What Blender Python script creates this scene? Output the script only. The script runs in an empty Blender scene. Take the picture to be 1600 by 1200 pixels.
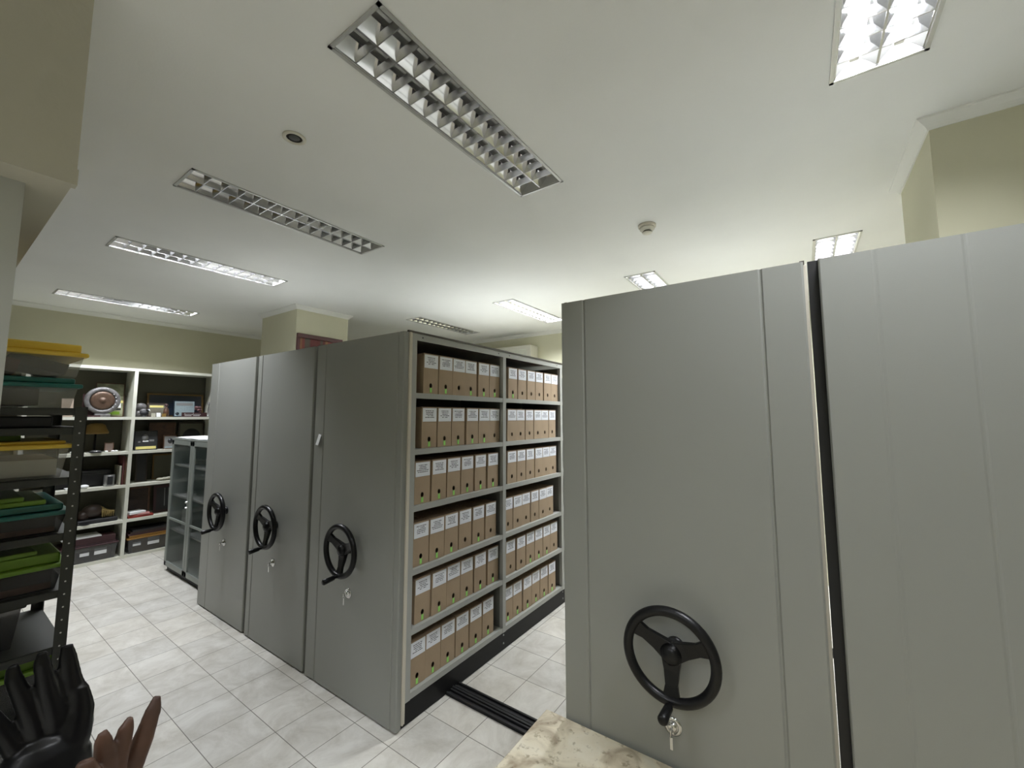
import bpy, math, random
from mathutils import Vector, Matrix
R_ = random.Random(7)
PI = math.pi
S = bpy.context.scene
COL = S.collection

# ---------------------------------------------------------------- camera
cam_d = bpy.data.cameras.new('camera')
cam = bpy.data.objects.new('camera', cam_d); COL.objects.link(cam)
rr = Vector((0.816875, 0.576815, 0.000338)); uu = Vector((0.052714, -0.075236, 0.995771)); ff = Vector((-0.574401, 0.813403, 0.091865))
m = Matrix((rr, uu, -ff)).transposed().to_4x4(); m.translation = (0, 0, 1.7814)
cam.matrix_world = m
cam_d.sensor_width = 36; cam_d.lens = 651.62 / 1600 * 36
cam_d.shift_x = (800 - 793.8) / 1600; cam_d.shift_y = (590.39 - 600) / 1600
cam_d.clip_start = 0.02
S.camera = cam
# ---------------------------------------------------------------- world, exposure
w = bpy.data.worlds.new('world'); S.world = w; w.use_nodes = True
bg = w.node_tree.nodes['Background']; bg.inputs[0].default_value = (0.80, 0.86, 0.88, 1); bg.inputs[1].default_value = 0.12
S.view_settings.view_transform = 'Standard'; S.view_settings.look = 'None'
S.view_settings.gamma = 1; S.view_settings.use_curve_mapping = False
S.view_settings.exposure = 0.2
LAMP_W = 26.0         # watts per lit tube
S.cycles.max_bounces = 10; S.cycles.diffuse_bounces = 8; S.cycles.glossy_bounces = 4
S.cycles.transparent_max_bounces = 12; S.cycles.caustics_reflective = False; S.cycles.caustics_refractive = False
S.cycles.sample_clamp_indirect = 4.0
S.cycles.use_denoising = True

C = 3.1234            # ceiling height
H = 2.30              # top of the mobile shelving
D = 1.683             # plane of the shelving fronts
COLOR_LAMP = (0.925, 0.955, 1.0)

# ---------------------------------------------------------------- materials
def mat(name, col, rough=0.6, metal=0.0, spec=0.5, noise=0.0, nscale=8.0, bump=0.0, bscale=60.0, emit=None, es=0.0, alpha=1.0, trans=0.0, col2=None):
    M = bpy.data.materials.new(name); M.use_nodes = True
    nt = M.node_tree; b = nt.nodes['Principled BSDF']
    b.inputs['Base Color'].default_value = (*col, 1); b.inputs['Roughness'].default_value = rough
    b.inputs['Metallic'].default_value = metal; b.inputs['Specular IOR Level'].default_value = spec
    if alpha < 1: b.inputs['Alpha'].default_value = alpha
    if trans: b.inputs['Transmission Weight'].default_value = trans
    if emit: b.inputs['Emission Color'].default_value = (*emit, 1); b.inputs['Emission Strength'].default_value = es
    tc = None
    if noise or bump: tc = nt.nodes.new('ShaderNodeTexCoord')
    if noise:
        n = nt.nodes.new('ShaderNodeTexNoise'); n.inputs['Scale'].default_value = nscale; n.inputs['Detail'].default_value = 6
        nt.links.new(tc.outputs['Object'], n.inputs['Vector'])
        cr = nt.nodes.new('ShaderNodeValToRGB')
        c2 = col2 or tuple(min(1, c * (1 + noise)) for c in col); c1 = col if col2 else tuple(c * (1 - noise) for c in col)
        cr.color_ramp.elements[0].position = 0.35; cr.color_ramp.elements[1].position = 0.65
        cr.color_ramp.elements[0].color = (*c1, 1); cr.color_ramp.elements[1].color = (*c2, 1)
        nt.links.new(n.outputs['Fac'], cr.inputs['Fac']); nt.links.new(cr.outputs['Color'], b.inputs['Base Color'])
    if bump:
        n2 = nt.nodes.new('ShaderNodeTexNoise'); n2.inputs['Scale'].default_value = bscale
        nt.links.new(tc.outputs['Object'], n2.inputs['Vector'])
        bp = nt.nodes.new('ShaderNodeBump'); bp.inputs['Strength'].default_value = bump; bp.inputs['Distance'].default_value = 0.002
        nt.links.new(n2.outputs['Fac'], bp.inputs['Height']); nt.links.new(bp.outputs['Normal'], b.inputs['Normal'])
    return M

M = {}
M['ceiling'] = mat('ceiling_paint', (0.78, 0.785, 0.765), 0.85, noise=0.02, nscale=1.5, bump=0.15, bscale=120)
M['cornice'] = mat('cornice_paint', (0.72, 0.72, 0.68), 0.7)
M['wall'] = mat('wall_paint', (0.50, 0.485, 0.355), 0.8, noise=0.02, nscale=2, bump=0.15, bscale=90)
M['beam'] = mat('beam_paint', (0.45, 0.43, 0.35), 0.85, noise=0.03, nscale=3, bump=0.4, bscale=45)
M['cab'] = mat('grey_enamel', (0.285, 0.29, 0.268), 0.42, spec=0.45, noise=0.015, nscale=1.4, bump=0.10, bscale=300)
M['cab_side'] = mat('grey_shelf_enamel', (0.36, 0.365, 0.34), 0.45)
M['shelf_dark'] = mat('shelf_interior_enamel', (0.20, 0.205, 0.19), 0.6)
M['cap'] = mat('dark_cap', (0.05, 0.04, 0.03), 0.5)
M['top'] = mat('light_grey_bounce_top', (0.55, 0.55, 0.52), 0.7)  # unseen tops kept light so they bounce lamp light onto the ceiling
M['seal'] = mat('pale_rubber_seal', (0.60, 0.56, 0.47), 0.6)
M['black'] = mat('black_plinth_paint', (0.006, 0.006, 0.0065), 0.5, spec=0.25)
M['rubber'] = mat('black_rubber', (0.010, 0.010, 0.011), 0.45)
M['hole'] = mat('dark_hole', (0.006, 0.006, 0.006), 0.9)
M['wheel'] = mat('black_plastic', (0.005, 0.005, 0.0055), 0.34, spec=0.3, bump=0.06, bscale=200)
M['chrome'] = mat('chrome', (0.72, 0.72, 0.72), 0.18, metal=1.0)
M['steel'] = mat('galvanised_bolt', (0.55, 0.55, 0.55), 0.35, metal=1.0)
M['card'] = mat('brown_cardboard', (0.37, 0.275, 0.18), 0.85, noise=0.07, nscale=6, bump=0.2, bscale=120)
M['card_lid'] = mat('brown_cardboard_edge', (0.27, 0.19, 0.12), 0.85, noise=0.07, nscale=9)
M['green_tag'] = mat('lime_green_sticker', (0.33, 0.75, 0.16), 0.6)
M['alu'] = mat('fixture_frame', (0.55, 0.55, 0.53), 0.35, metal=0.6)
M['louver'] = mat('louver_aluminium', (0.85, 0.85, 0.84), 0.14, metal=1.0)
M['blade'] = mat('louvre_blade', (0.55, 0.55, 0.56), 0.24, metal=0.95)
M['tray'] = mat('fixture_tray', (0.75, 0.75, 0.73), 0.5)
M['tube_off'] = mat('unlit_tube_glass', (0.80, 0.80, 0.78), 0.3)
M['tube_on'] = mat('lit_tube', (0.9, 0.9, 0.9), 0.3, emit=COLOR_LAMP, es=80.0)
M['plastic_white'] = mat('off_white_plastic', (0.62, 0.60, 0.52), 0.45)
M['wood_white'] = mat('cream_painted_board', (0.60, 0.60, 0.52), 0.55, noise=0.02)
M['olive_shaded'] = mat('shade_darkened_olive', (0.085, 0.083, 0.058), 0.7)  # olive darkened to paint in the shade inside the wall shelves
M['rack'] = mat('dark_grey_rack_steel', (0.042, 0.044, 0.038), 0.5, bump=0.1, bscale=200)
M['cabglass_frame'] = mat('grey_green_cabinet_steel', (0.22, 0.24, 0.22), 0.4)
M['paper'] = mat('white_paper', (0.78, 0.79, 0.80), 0.8)
M['cream'] = mat('cream_fabric', (0.36, 0.35, 0.28), 0.9, noise=0.1, nscale=30)
M['brass'] = mat('aged_brass', (0.14, 0.085, 0.03), 0.4, metal=0.7)
M['dwood'] = mat('dark_stained_wood', (0.028, 0.016, 0.011), 0.45, noise=0.25, nscale=12)
M['mwood'] = mat('brown_wood', (0.075, 0.033, 0.016), 0.5, noise=0.25, nscale=14)
M['bronze'] = mat('hammered_bronze', (0.085, 0.05, 0.032), 0.45, metal=0.3, noise=0.2, nscale=25, bump=0.5, bscale=60)
M['pearl'] = mat('grey_carved_shell', (0.11, 0.105, 0.105), 0.4, noise=0.35, nscale=25, bump=0.8, bscale=50)
M['maroon'] = mat('maroon_board', (0.035, 0.010, 0.012), 0.5, noise=0.1)
M['red'] = mat('red_folder', (0.26, 0.03, 0.02), 0.5)
M['pink'] = mat('pink_folder', (0.40, 0.18, 0.17), 0.6)
M['blackm'] = mat('matt_black', (0.012, 0.012, 0.014), 0.55)
M['navy'] = mat('dark_navy_print', (0.01, 0.015, 0.025), 0.3)
M['ltblue'] = mat('pale_blue_print', (0.24, 0.30, 0.32), 0.5, noise=0.12, nscale=90)
M['yellow'] = mat('yellow_lid_plastic', (0.88, 0.60, 0.07), 0.35)
M['teal'] = mat('teal_lid_plastic', (0.012, 0.13, 0.11), 0.35)
M['lime'] = mat('lime_lid_plastic', (0.16, 0.30, 0.02), 0.4)
M['amber'] = mat('amber_lid_plastic', (0.22, 0.11, 0.02), 0.4)
M['hatm'] = mat('straw_yellow', (0.20, 0.12, 0.025), 0.7, noise=0.1)
M['gold'] = mat('dull_gold', (0.30, 0.22, 0.08), 0.4, metal=0.5, noise=0.3, nscale=30)
M['photo_grey'] = mat('grey_photo_print', (0.20, 0.20, 0.20), 0.4)
M['photo_dark'] = mat('dark_photo_print', (0.025, 0.026, 0.028), 0.3)
M['photo_yel'] = mat('yellow_caption_strip', (0.70, 0.62, 0.22), 0.5)
M['hand_black'] = mat('polished_black_wood', (0.004, 0.004, 0.0045), 0.32, spec=0.28, noise=0.2, nscale=10, bump=0.5, bscale=14)
M['hand_brown'] = mat('carved_brown_wood', (0.060, 0.026, 0.014), 0.5, noise=0.25, nscale=9, bump=0.6, bscale=22)
M['pap_dark'] = mat('mixed_brown_files', (0.08, 0.055, 0.045), 0.8, noise=0.5, nscale=7)
M['redbrown'] = mat('dark_red_parcel', (0.07, 0.014, 0.012), 0.7, noise=0.2)
M['silver'] = mat('silver_metal', (0.3, 0.3, 0.3), 0.3, metal=0.8)
M['purple'] = mat('dusty_plum_ornament', (0.13, 0.055, 0.06), 0.5, noise=0.3, nscale=30)
M['redframe'] = mat('deep_red_frame', (0.045, 0.006, 0.005), 0.5)

def glass_mix(name, col, fac, rough=0.1):
    m_ = bpy.data.materials.new(name); m_.use_nodes = True; nt = m_.node_tree
    nt.nodes.clear(); o = nt.nodes.new('ShaderNodeOutputMaterial'); mx = nt.nodes.new('ShaderNodeMixShader')
    t = nt.nodes.new('ShaderNodeBsdfTransparent'); p = nt.nodes.new('ShaderNodeBsdfPrincipled')
    p.inputs['Base Color'].default_value = (*col, 1); p.inputs['Roughness'].default_value = rough
    mx.inputs[0].default_value = fac
    nt.links.new(t.outputs[0], mx.inputs[1]); nt.links.new(p.outputs[0], mx.inputs[2]); nt.links.new(mx.outputs[0], o.inputs['Surface'])
    return m_
M['pane'] = glass_mix('cabinet_glass', (0.10, 0.13, 0.12), 0.16, 0.08)
M['bin'] = glass_mix('clear_bin_plastic', (0.50, 0.50, 0.46), 0.38, 0.25)
M['bin_dark'] = glass_mix('smoky_bin_plastic', (0.08, 0.08, 0.08), 0.75, 0.25)

def tile_mat():
    m_ = bpy.data.materials.new('cream_stone_tile'); m_.use_nodes = True; nt = m_.node_tree; b = nt.nodes['Principled BSDF']
    tc = nt.nodes.new('ShaderNodeTexCoord'); mp = nt.nodes.new('ShaderNodeMapping')
    mp.inputs['Location'].default_value = (3.75, -1.009, 0)
    nt.links.new(tc.outputs['Object'], mp.inputs['Vector'])
    br = nt.nodes.new('ShaderNodeTexBrick'); br.offset = 0; br.squash = 1
    for k, v in (('Scale', 1.0), ('Brick Width', 0.303), ('Row Height', 0.303), ('Mortar Size', 0.0022), ('Mortar Smooth', 0.1), ('Bias', 0.0)): br.inputs[k].default_value = v
    br.inputs['Color1'].default_value = (0.95, 0.95, 0.95, 1); br.inputs['Color2'].default_value = (1.05, 1.04, 1.02, 1)
    nt.links.new(mp.outputs['Vector'], br.inputs['Vector'])
    n1 = nt.nodes.new('ShaderNodeTexNoise'); n1.inputs['Scale'].default_value = 4.0; n1.inputs['Detail'].default_value = 10; n1.inputs['Roughness'].default_value = 0.7; n1.inputs['Distortion'].default_value = 0.6
    nt.links.new(tc.outputs['Object'], n1.inputs['Vector'])
    cr = nt.nodes.new('ShaderNodeValToRGB'); e = cr.color_ramp.elements
    e[0].position = 0.32; e[0].color = (0.48, 0.455, 0.40, 1); e[1].position = 0.66; e[1].color = (0.72, 0.705, 0.66, 1)
    nt.links.new(n1.outputs['Fac'], cr.inputs['Fac'])
    mu = nt.nodes.new('ShaderNodeMix'); mu.data_type = 'RGBA'; mu.blend_type = 'MULTIPLY'; mu.inputs[0].default_value = 1.0
    nt.links.new(cr.outputs['Color'], mu.inputs[6]); nt.links.new(br.outputs['Color'], mu.inputs[7])
    mj = nt.nodes.new('ShaderNodeMix'); mj.data_type = 'RGBA'; mj.inputs[7].default_value = (0.17, 0.155, 0.13, 1)
    nt.links.new(br.outputs['Fac'], mj.inputs[0]); nt.links.new(mu.outputs[2], mj.inputs[6])
    nt.links.new(mj.outputs[2], b.inputs['Base Color'])
    b.inputs['Roughness'].default_value = 0.45
    bp = nt.nodes.new('ShaderNodeBump'); bp.inputs['Strength'].default_value = 0.25; bp.inputs['Distance'].default_value = 0.002; bp.invert = True
    nt.links.new(br.outputs['Fac'], bp.inputs['Height']); nt.links.new(bp.outputs['Normal'], b.inputs['Normal'])
    return m_
M['tile'] = tile_mat()

def table_mat():
    m_ = bpy.data.materials.new('stained_cream_stone'); m_.use_nodes = True; nt = m_.node_tree; b = nt.nodes['Principled BSDF']
    tc = nt.nodes.new('ShaderNodeTexCoord')
    n1 = nt.nodes.new('ShaderNodeTexNoise'); n1.inputs['Scale'].default_value = 7.0; n1.inputs['Detail'].default_value = 9; n1.inputs['Distortion'].default_value = 1.2
    nt.links.new(tc.outputs['Object'], n1.inputs['Vector'])
    cr = nt.nodes.new('ShaderNodeValToRGB'); e = cr.color_ramp.elements
    e[0].position = 0.30; e[0].color = (0.26, 0.20, 0.13, 1); e[1].position = 0.50; e[1].color = (0.62, 0.56, 0.42, 1)
    k = cr.color_ramp.elements.new(0.72); k.color = (0.68, 0.64, 0.52, 1)
    nt.links.new(n1.outputs['Fac'], cr.inputs['Fac'])
    n2 = nt.nodes.new('ShaderNodeTexNoise'); n2.inputs['Scale'].default_value = 45; n2.inputs['Detail'].default_value = 4
    nt.links.new(tc.outputs['Object'], n2.inputs['Vector'])
    cr2 = nt.nodes.new('ShaderNodeValToRGB'); e2 = cr2.color_ramp.elements
    e2[0].position = 0.30; e2[0].color = (0.45, 0.42, 0.36, 1); e2[1].position = 0.42; e2[1].color = (1, 1, 1, 1)
    nt.links.new(n2.outputs['Fac'], cr2.inputs['Fac'])
    mu = nt.nodes.new('ShaderNodeMix'); mu.data_type = 'RGBA'; mu.blend_type = 'MULTIPLY'; mu.inputs[0].default_value = 0.8
    nt.links.new(cr.outputs['Color'], mu.inputs[6]); nt.links.new(cr2.outputs['Color'], mu.inputs[7])
    nt.links.new(mu.outputs[2], b.inputs['Base Color']); b.inputs['Roughness'].default_value = 0.5
    return m_
M['table'] = table_mat()

def stripes_mat():
    m_ = bpy.data.materials.new('striped_red_weaving'); m_.use_nodes = True; nt = m_.node_tree; b = nt.nodes['Principled BSDF']
    tc = nt.nodes.new('ShaderNodeTexCoord'); sp = nt.nodes.new('ShaderNodeSeparateXYZ'); nt.links.new(tc.outputs['Object'], sp.inputs[0])
    mm = nt.nodes.new('ShaderNodeMath'); mm.operation = 'MULTIPLY'; mm.inputs[1].default_value = 30
    nt.links.new(sp.outputs['Y'], mm.inputs[0])
    wn = nt.nodes.new('ShaderNodeMath'); wn.operation = 'FLOOR'; nt.links.new(mm.outputs[0], wn.inputs[0])
    no = nt.nodes.new('ShaderNodeTexWhiteNoise'); no.noise_dimensions = '1D'; nt.links.new(wn.outputs[0], no.inputs['W'])
    cr = nt.nodes.new('ShaderNodeValToRGB'); cr.color_ramp.interpolation = 'CONSTANT'; e = cr.color_ramp.elements
    e[0].color = (0.07, 0.008, 0.006, 1); e[1].position = 0.8; e[1].color = (0.17, 0.08, 0.03, 1)
    for p, c in ((0.3, (0.26, 0.012, 0.012, 1)), (0.5, (0.05, 0.04, 0.03, 1)), (0.65, (0.12, 0.02, 0.014, 1))):
        k = cr.color_ramp.elements.new(p); k.color = c
    nt.links.new(no.outputs['Value'], cr.inputs['Fac']); nt.links.new(cr.outputs['Color'], b.inputs['Base Color'])
    b.inputs['Roughness'].default_value = 0.7
    return m_
M['weave'] = stripes_mat()

def label_mat(seed):
    """white paper with lines of small print across it (local Y across, Z up from the lower edge)"""
    m_ = bpy.data.materials.new('printed_label'); m_.use_nodes = True; nt = m_.node_tree; b = nt.nodes['Principled BSDF']
    b.inputs['Roughness'].default_value = 0.75
    tc = nt.nodes.new('ShaderNodeTexCoord'); sp = nt.nodes.new('ShaderNodeSeparateXYZ'); nt.links.new(tc.outputs['Object'], sp.inputs[0])
    def math_(op, a, bb=None, cc=None):
        n = nt.nodes.new('ShaderNodeMath'); n.operation = op
        for i, v in enumerate((a, bb, cc)):
            if v is None: continue
            if isinstance(v, (int, float)): n.inputs[i].default_value = v
            else: nt.links.new(v, n.inputs[i])
        return n.outputs[0]
    z = math_('MULTIPLY', sp.outputs['Z'], 95.0)
    row = math_('FLOOR', z); fr = math_('FRACT', z)
    inrow = math_('MULTIPLY', math_('GREATER_THAN', fr, 0.32), math_('LESS_THAN', fr, 0.80))
    zr = math_('MULTIPLY', math_('GREATER_THAN', sp.outputs['Z'], 0.262 - 0.070), math_('LESS_THAN', sp.outputs['Z'], 0.262 - 0.018))
    rn = nt.nodes.new('ShaderNodeTexWhiteNoise'); rn.noise_dimensions = '1D'
    nt.links.new(math_('ADD', row, seed * 13.7), rn.inputs['W'])
    ln = math_('ADD', math_('MULTIPLY', rn.outputs['Value'], 0.024), 0.026)
    ay = math_('ABSOLUTE', sp.outputs['Y'])
    iny = math_('LESS_THAN', ay, ln)
    cb = nt.nodes.new('ShaderNodeCombineXYZ')
    nt.links.new(math_('MULTIPLY', sp.outputs['Y'], 260.0), cb.inputs[0]); nt.links.new(math_('MULTIPLY', row, 7.3), cb.inputs[1]); cb.inputs[2].default_value = seed
    no = nt.nodes.new('ShaderNodeTexNoise'); no.inputs['Scale'].default_value = 1.0; nt.links.new(cb.outputs[0], no.inputs['Vector'])
    wd = math_('GREATER_THAN', no.outputs['Fac'], 0.42)
    fac = math_('MULTIPLY', math_('MULTIPLY', inrow, zr), math_('MULTIPLY', iny, wd))
    mx = nt.nodes.new('ShaderNodeMix'); mx.data_type = 'RGBA'
    mx.inputs[6].default_value = (0.80, 0.82, 0.86, 1); mx.inputs[7].default_value = (0.12, 0.12, 0.14, 1)
    nt.links.new(fac, mx.inputs[0]); nt.links.new(mx.outputs[2], b.inputs['Base Color'])
    return m_
LBL = [label_mat(i) for i in range(4)]

# ---------------------------------------------------------------- mesh helpers
class MB:
    def __init__(s): s.v = []; s.f = []; s.mi = []; s.mats = []; s.sm = []
    def _m(s, m_):
        if m_ is None: return 0
        if m_ not in s.mats: s.mats.append(m_)
        return s.mats.index(m_)
    def add(s, vs, fs, m_=None, smooth=False, mtx=None):
        o = len(s.v)
        s.v += [tuple(mtx @ Vector(p)) if mtx else tuple(p) for p in vs]
        k = s._m(m_)
        for f in fs: s.f.append([i + o for i in f]); s.mi.append(k); s.sm.append(smooth)
        return s
    def box(s, x0, y0, z0, x1, y1, z1, m_=None, mtx=None):
        if x0 > x1: x0, x1 = x1, x0
        if y0 > y1: y0, y1 = y1, y0
        if z0 > z1: z0, z1 = z1, z0
        v = [(x0, y0, z0), (x1, y0, z0), (x1, y1, z0), (x0, y1, z0), (x0, y0, z1), (x1, y0, z1), (x1, y1, z1), (x0, y1, z1)]
        return s.add(v, [(0, 3, 2, 1), (4, 5, 6, 7), (0, 1, 5, 4), (1, 2, 6, 5), (2, 3, 7, 6), (3, 0, 4, 7)], m_, False, mtx)
    def taper(s, x0, y0, x1, y1, z0, z1, ins, m_=None, mtx=None):
        """box whose base is smaller than its top by ins on every side"""
        v = [(x0 + ins, y0 + ins, z0), (x1 - ins, y0 + ins, z0), (x1 - ins, y1 - ins, z0), (x0 + ins, y1 - ins, z0), (x0, y0, z1), (x1, y0, z1), (x1, y1, z1), (x0, y1, z1)]
        return s.add(v, [(0, 3, 2, 1), (4, 5, 6, 7), (0, 1, 5, 4), (1, 2, 6, 5), (2, 3, 7, 6), (3, 0, 4, 7)], m_, False, mtx)
    def prism(s, poly, z0, z1, m_=None, mtx=None, smooth=False):
        n = len(poly)
        v = [(x, y, z0) for x, y in poly] + [(x, y, z1) for x, y in poly]
        f = [tuple(range(n - 1, -1, -1)), tuple(range(n, 2 * n))] + [(i, (i + 1) % n, n + (i + 1) % n, n + i) for i in range(n)]
        return s.add(v, f, m_, smooth, mtx)
    def lathe(s, prof, n=24, m_=None, mtx=None, smooth=True):
        v = []; f = []
        for r, z in prof:
            for i in range(n): a = 2 * PI * i / n; v.append((r * math.cos(a), r * math.sin(a), z))
        for k in range(len(prof) - 1):
            for i in range(n):
                j = (i + 1) % n; f.append((k * n + i, k * n + j, (k + 1) * n + j, (k + 1) * n + i))
        if prof[0][0] > 1e-5: f.append(tuple(range(n - 1, -1, -1)))
        if prof[-1][0] > 1e-5: f.append(tuple(range((len(prof) - 1) * n, len(prof) * n)))
        return s.add(v, f, m_, smooth, mtx)
    def tube(s, pts, rad, n=12, m_=None, smooth=True, flat=1.0, side=None, cap=True):
        """swept tube through pts, radius per point; flat squashes along 'side'"""
        P = [Vector(p) for p in pts]; rad = rad if hasattr(rad, '__len__') else [rad] * len(P)
        v = []; f = []
        up = Vector(side) if side else Vector((0, 0, 1))
        for k, p in enumerate(P):
            t = (P[min(k + 1, len(P) - 1)] - P[max(k - 1, 0)]).normalized()
            a = up - t * up.dot(t)
            if a.length < 1e-3: a = Vector((1, 0, 0)) - t * t.x
            a.normalize(); b = t.cross(a)
            for i in range(n):
                th = 2 * PI * i / n; v.append(p + (a * math.cos(th) * flat + b * math.sin(th)) * rad[k])
        for k in range(len(P) - 1):
            for i in range(n):
                j = (i + 1) % n; f.append((k * n + i, k * n + j, (k + 1) * n + j, (k + 1) * n + i))
        if cap: f.append(tuple(range(n - 1, -1, -1))); f.append(tuple(range((len(P) - 1) * n, len(P) * n)))
        return s.add(v, f, m_, smooth)
    def torus(s, R, r, n=48, k=12, m_=None, mtx=None):
        v = []; f = []
        for i in range(n):
            a = 2 * PI * i / n
            for j in range(k):
                b = 2 * PI * j / k; q = R + r * math.cos(b); v.append((q * math.cos(a), q * math.sin(a), r * math.sin(b)))
        for i in range(n):
            for j in range(k): f.append((i * k + j, ((i + 1) % n) * k + j, ((i + 1) % n) * k + (j + 1) % k, i * k + (j + 1) % k))
        return s.add(v, f, m_, True, mtx)
    def ball(s, c, r, m_=None, n=16, sc=(1, 1, 1)):
        prof = [(max(1e-6, r * math.sin(PI * k / 10)), -r * math.cos(PI * k / 10)) for k in range(11)]
        return s.lathe(prof, n, m_, Matrix.Translation(c) @ Matrix.Diagonal((*sc, 1)))
    def build(s, name, m_=None, parent=None, bevel=0, kind=None, weld=False):
        me = bpy.data.meshes.new(name); me.from_pydata(s.v, [], s.f)
        mats = s.mats if s.mats else [m_ or M['cab']]
        for q in mats: me.materials.append(q)
        me.polygons.foreach_set('material_index', s.mi); me.polygons.foreach_set('use_smooth', s.sm); me.update()
        o = bpy.data.objects.new(name, me); COL.objects.link(o)
        if parent: o.parent = parent
        if kind: o['kind'] = kind
        if bevel:
            b = o.modifiers.new('bevel', 'BEVEL'); b.width = bevel; b.segments = 2; b.limit_method = 'ANGLE'; b.angle_limit = 0.9
        return o

def tag(o, label, cat, group=None):
    o['label'] = label; o['category'] = cat
    if group: o['group'] = group
    return o
def thing(name, label, cat, loc=(0, 0, 0), rz=0.0, group=None):
    o = bpy.data.objects.new(name, None); COL.objects.link(o); o.location = loc; o.rotation_euler = (0, 0, rz); o.empty_display_size = 0.1
    return tag(o, label, cat, group)
def struct(name, mb, m_): return mb.build(name, m_, kind='structure')
KIDS = {}
def dup(root, loc, rz, label, group=None):
    def cp(o, par):
        c = o.copy(); COL.objects.link(c)
        if par: c.parent = par
        for ch in list(o.children): cp(ch, c)
        return c
    c = cp(root, None); c.location = loc; c.rotation_euler = (0, 0, rz); c['label'] = label
    if group: c['group'] = group
    return c
def RX(a): return Matrix.Rotation(a, 4, 'X')
def RY(a): return Matrix.Rotation(a, 4, 'Y')
def RZ(a): return Matrix.Rotation(a, 4, 'Z')
def T(*p): return Matrix.Translation(p)

# ---------------------------------------------------------------- room shell
XW, YB, XR, YF = -7.46, 5.70, 3.2, -3.4
FL, FW_ = 1.2765, 0.2907
ROW1, ROW2, ROW0 = 0.765, 3.85, -2.32
FX = [-6.66, -4.42, -2.93, -1.345, 0.155]
fixtures = [(x, ROW1) for x in FX] + [(x, ROW2) for x in (-4.46, -2.948, -1.348, 0.1275)] + [(x, ROW0) for x in (-2.93, -1.345, 0.155, 1.66)] + [(1.66, ROW1)]
struct('floor', MB().box(XW - .1, YF, -0.1, XR + .1, YB + .1, 0), M['tile'])
# ceiling slab with openings for the recessed fittings
ins = 0.012
xs = sorted({round(v, 4) for x, y in fixtures for v in (x + ins, x + FW_ - ins)} | {XW - .1, XR + .1})
ys = sorted({round(v, 4) for x, y in fixtures for v in (y + ins, y + FL - ins)} | {YF, YB + .1})
cm = MB()
for i in range(len(xs) - 1):
    for j in range(len(ys) - 1):
        cx, cy = (xs[i] + xs[i + 1]) / 2, (ys[j] + ys[j + 1]) / 2
        if any(x < cx < x + FW_ and y < cy < y + FL for x, y in fixtures): continue
        cm.add([(xs[i], ys[j], C), (xs[i + 1], ys[j], C), (xs[i + 1], ys[j + 1], C), (xs[i], ys[j + 1], C)], [(3, 2, 1, 0)])
        cm.add([(xs[i], ys[j], C + .16), (xs[i + 1], ys[j], C + .16), (xs[i + 1], ys[j + 1], C + .16), (xs[i], ys[j + 1], C + .16)], [(0, 1, 2, 3)])
struct('ceiling', cm, M['ceiling'])
struct('wall_left', MB().box(XW - .1, YF, 0, XW, YB + .1, C + .16), M['wall'])
struct('wall_back', MB().box(XW, YB, 0, XR + .1, YB + .1, C + .16), M['wall'])
struct('wall_front', MB().box(XW - .1, YF - .1, 0, XR + .1, YF, C + .16), M['wall'])
struct('wall_right', MB().box(XR, YF, 0, XR + .1, YB, C + .16), M['wall'])

def cornice(name, p0, p1, inward, k0=0, k1=0):
    """moulding along a wall top from p0 to p1; inward = unit vector into the room; k = mitre (+ lengthens outer edge)"""
    p0 = Vector((*p0, 0)); p1 = Vector((*p1, 0)); d = (p1 - p0).normalized(); n = Vector((*inward, 0))
    prof = [(0, -0.050), (0.007, -0.050), (0.010, -0.041), (0.018, -0.030), (0.029, -0.020), (0.038, -0.011), (0.043, -0.008), (0.045, 0), (0, 0)]
    v = []; N = len(prof)
    for P, k in ((p0, -k0), (p1, k1)):
        for o_, z in prof: q = P + n * o_ + d * (k * o_); v.append((q.x, q.y, C + z - 0.0005))
    f = [(i, (i + 1) % N, N + (i + 1) % N, N + i) for i in range(N)] + [tuple(range(N - 1, -1, -1)), tuple(range(N, 2 * N))]
    return MB().add(v, f).build(name, M['cornice'], kind='structure')
# the two square columns
CA = (-5.80, 2.565, -4.93, 3.26); CB = (0.532, 2.556, 1.40, 3.218)
cornice('trim_1', (XW, YF), (XW, YB), (1, 0))
cornice('trim_2', (XW, YB), (XR, YB), (0, -1))
for nm, q, t0 in (('wall_column_1', CA, 3), ('wall_column_2', CB, 7)):
    struct(nm, MB().box(q[0], q[1], 0, q[2], q[3], C), M['wall'])
    cornice('trim_%d' % t0, (q[0], q[1]), (q[2], q[1]), (0, -1), 1, 1)
    cornice('trim_%d' % (t0 + 1), (q[2], q[1]), (q[2], q[3]), (1, 0), 1, 1)
    cornice('trim_%d' % (t0 + 2), (q[2], q[3]), (q[0], q[3]), (0, 1), 1, 1)
    cornice('trim_%d' % (t0 + 3), (q[0], q[3]), (q[0], q[1]), (-1, 0), 1, 1)
# low bulkhead near the camera and the pier it rests on
struct('wall_bulkhead', MB().box(-3.4, YF, 2.47, -1.70, 0.22, C - .001), M['beam'])
struct('wall_pier', MB().box(-2.25, YF, 0, -1.85, 0.137, 2.47), mat('grey_pier_paint', (0.47, 0.48, 0.45), 0.85, noise=0.03, nscale=3, bump=0.3, bscale=45))
struct('trim_11', MB().box(-1.73, YF, 2.452, -1.697, 0.223, 2.50), M['beam'])

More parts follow.
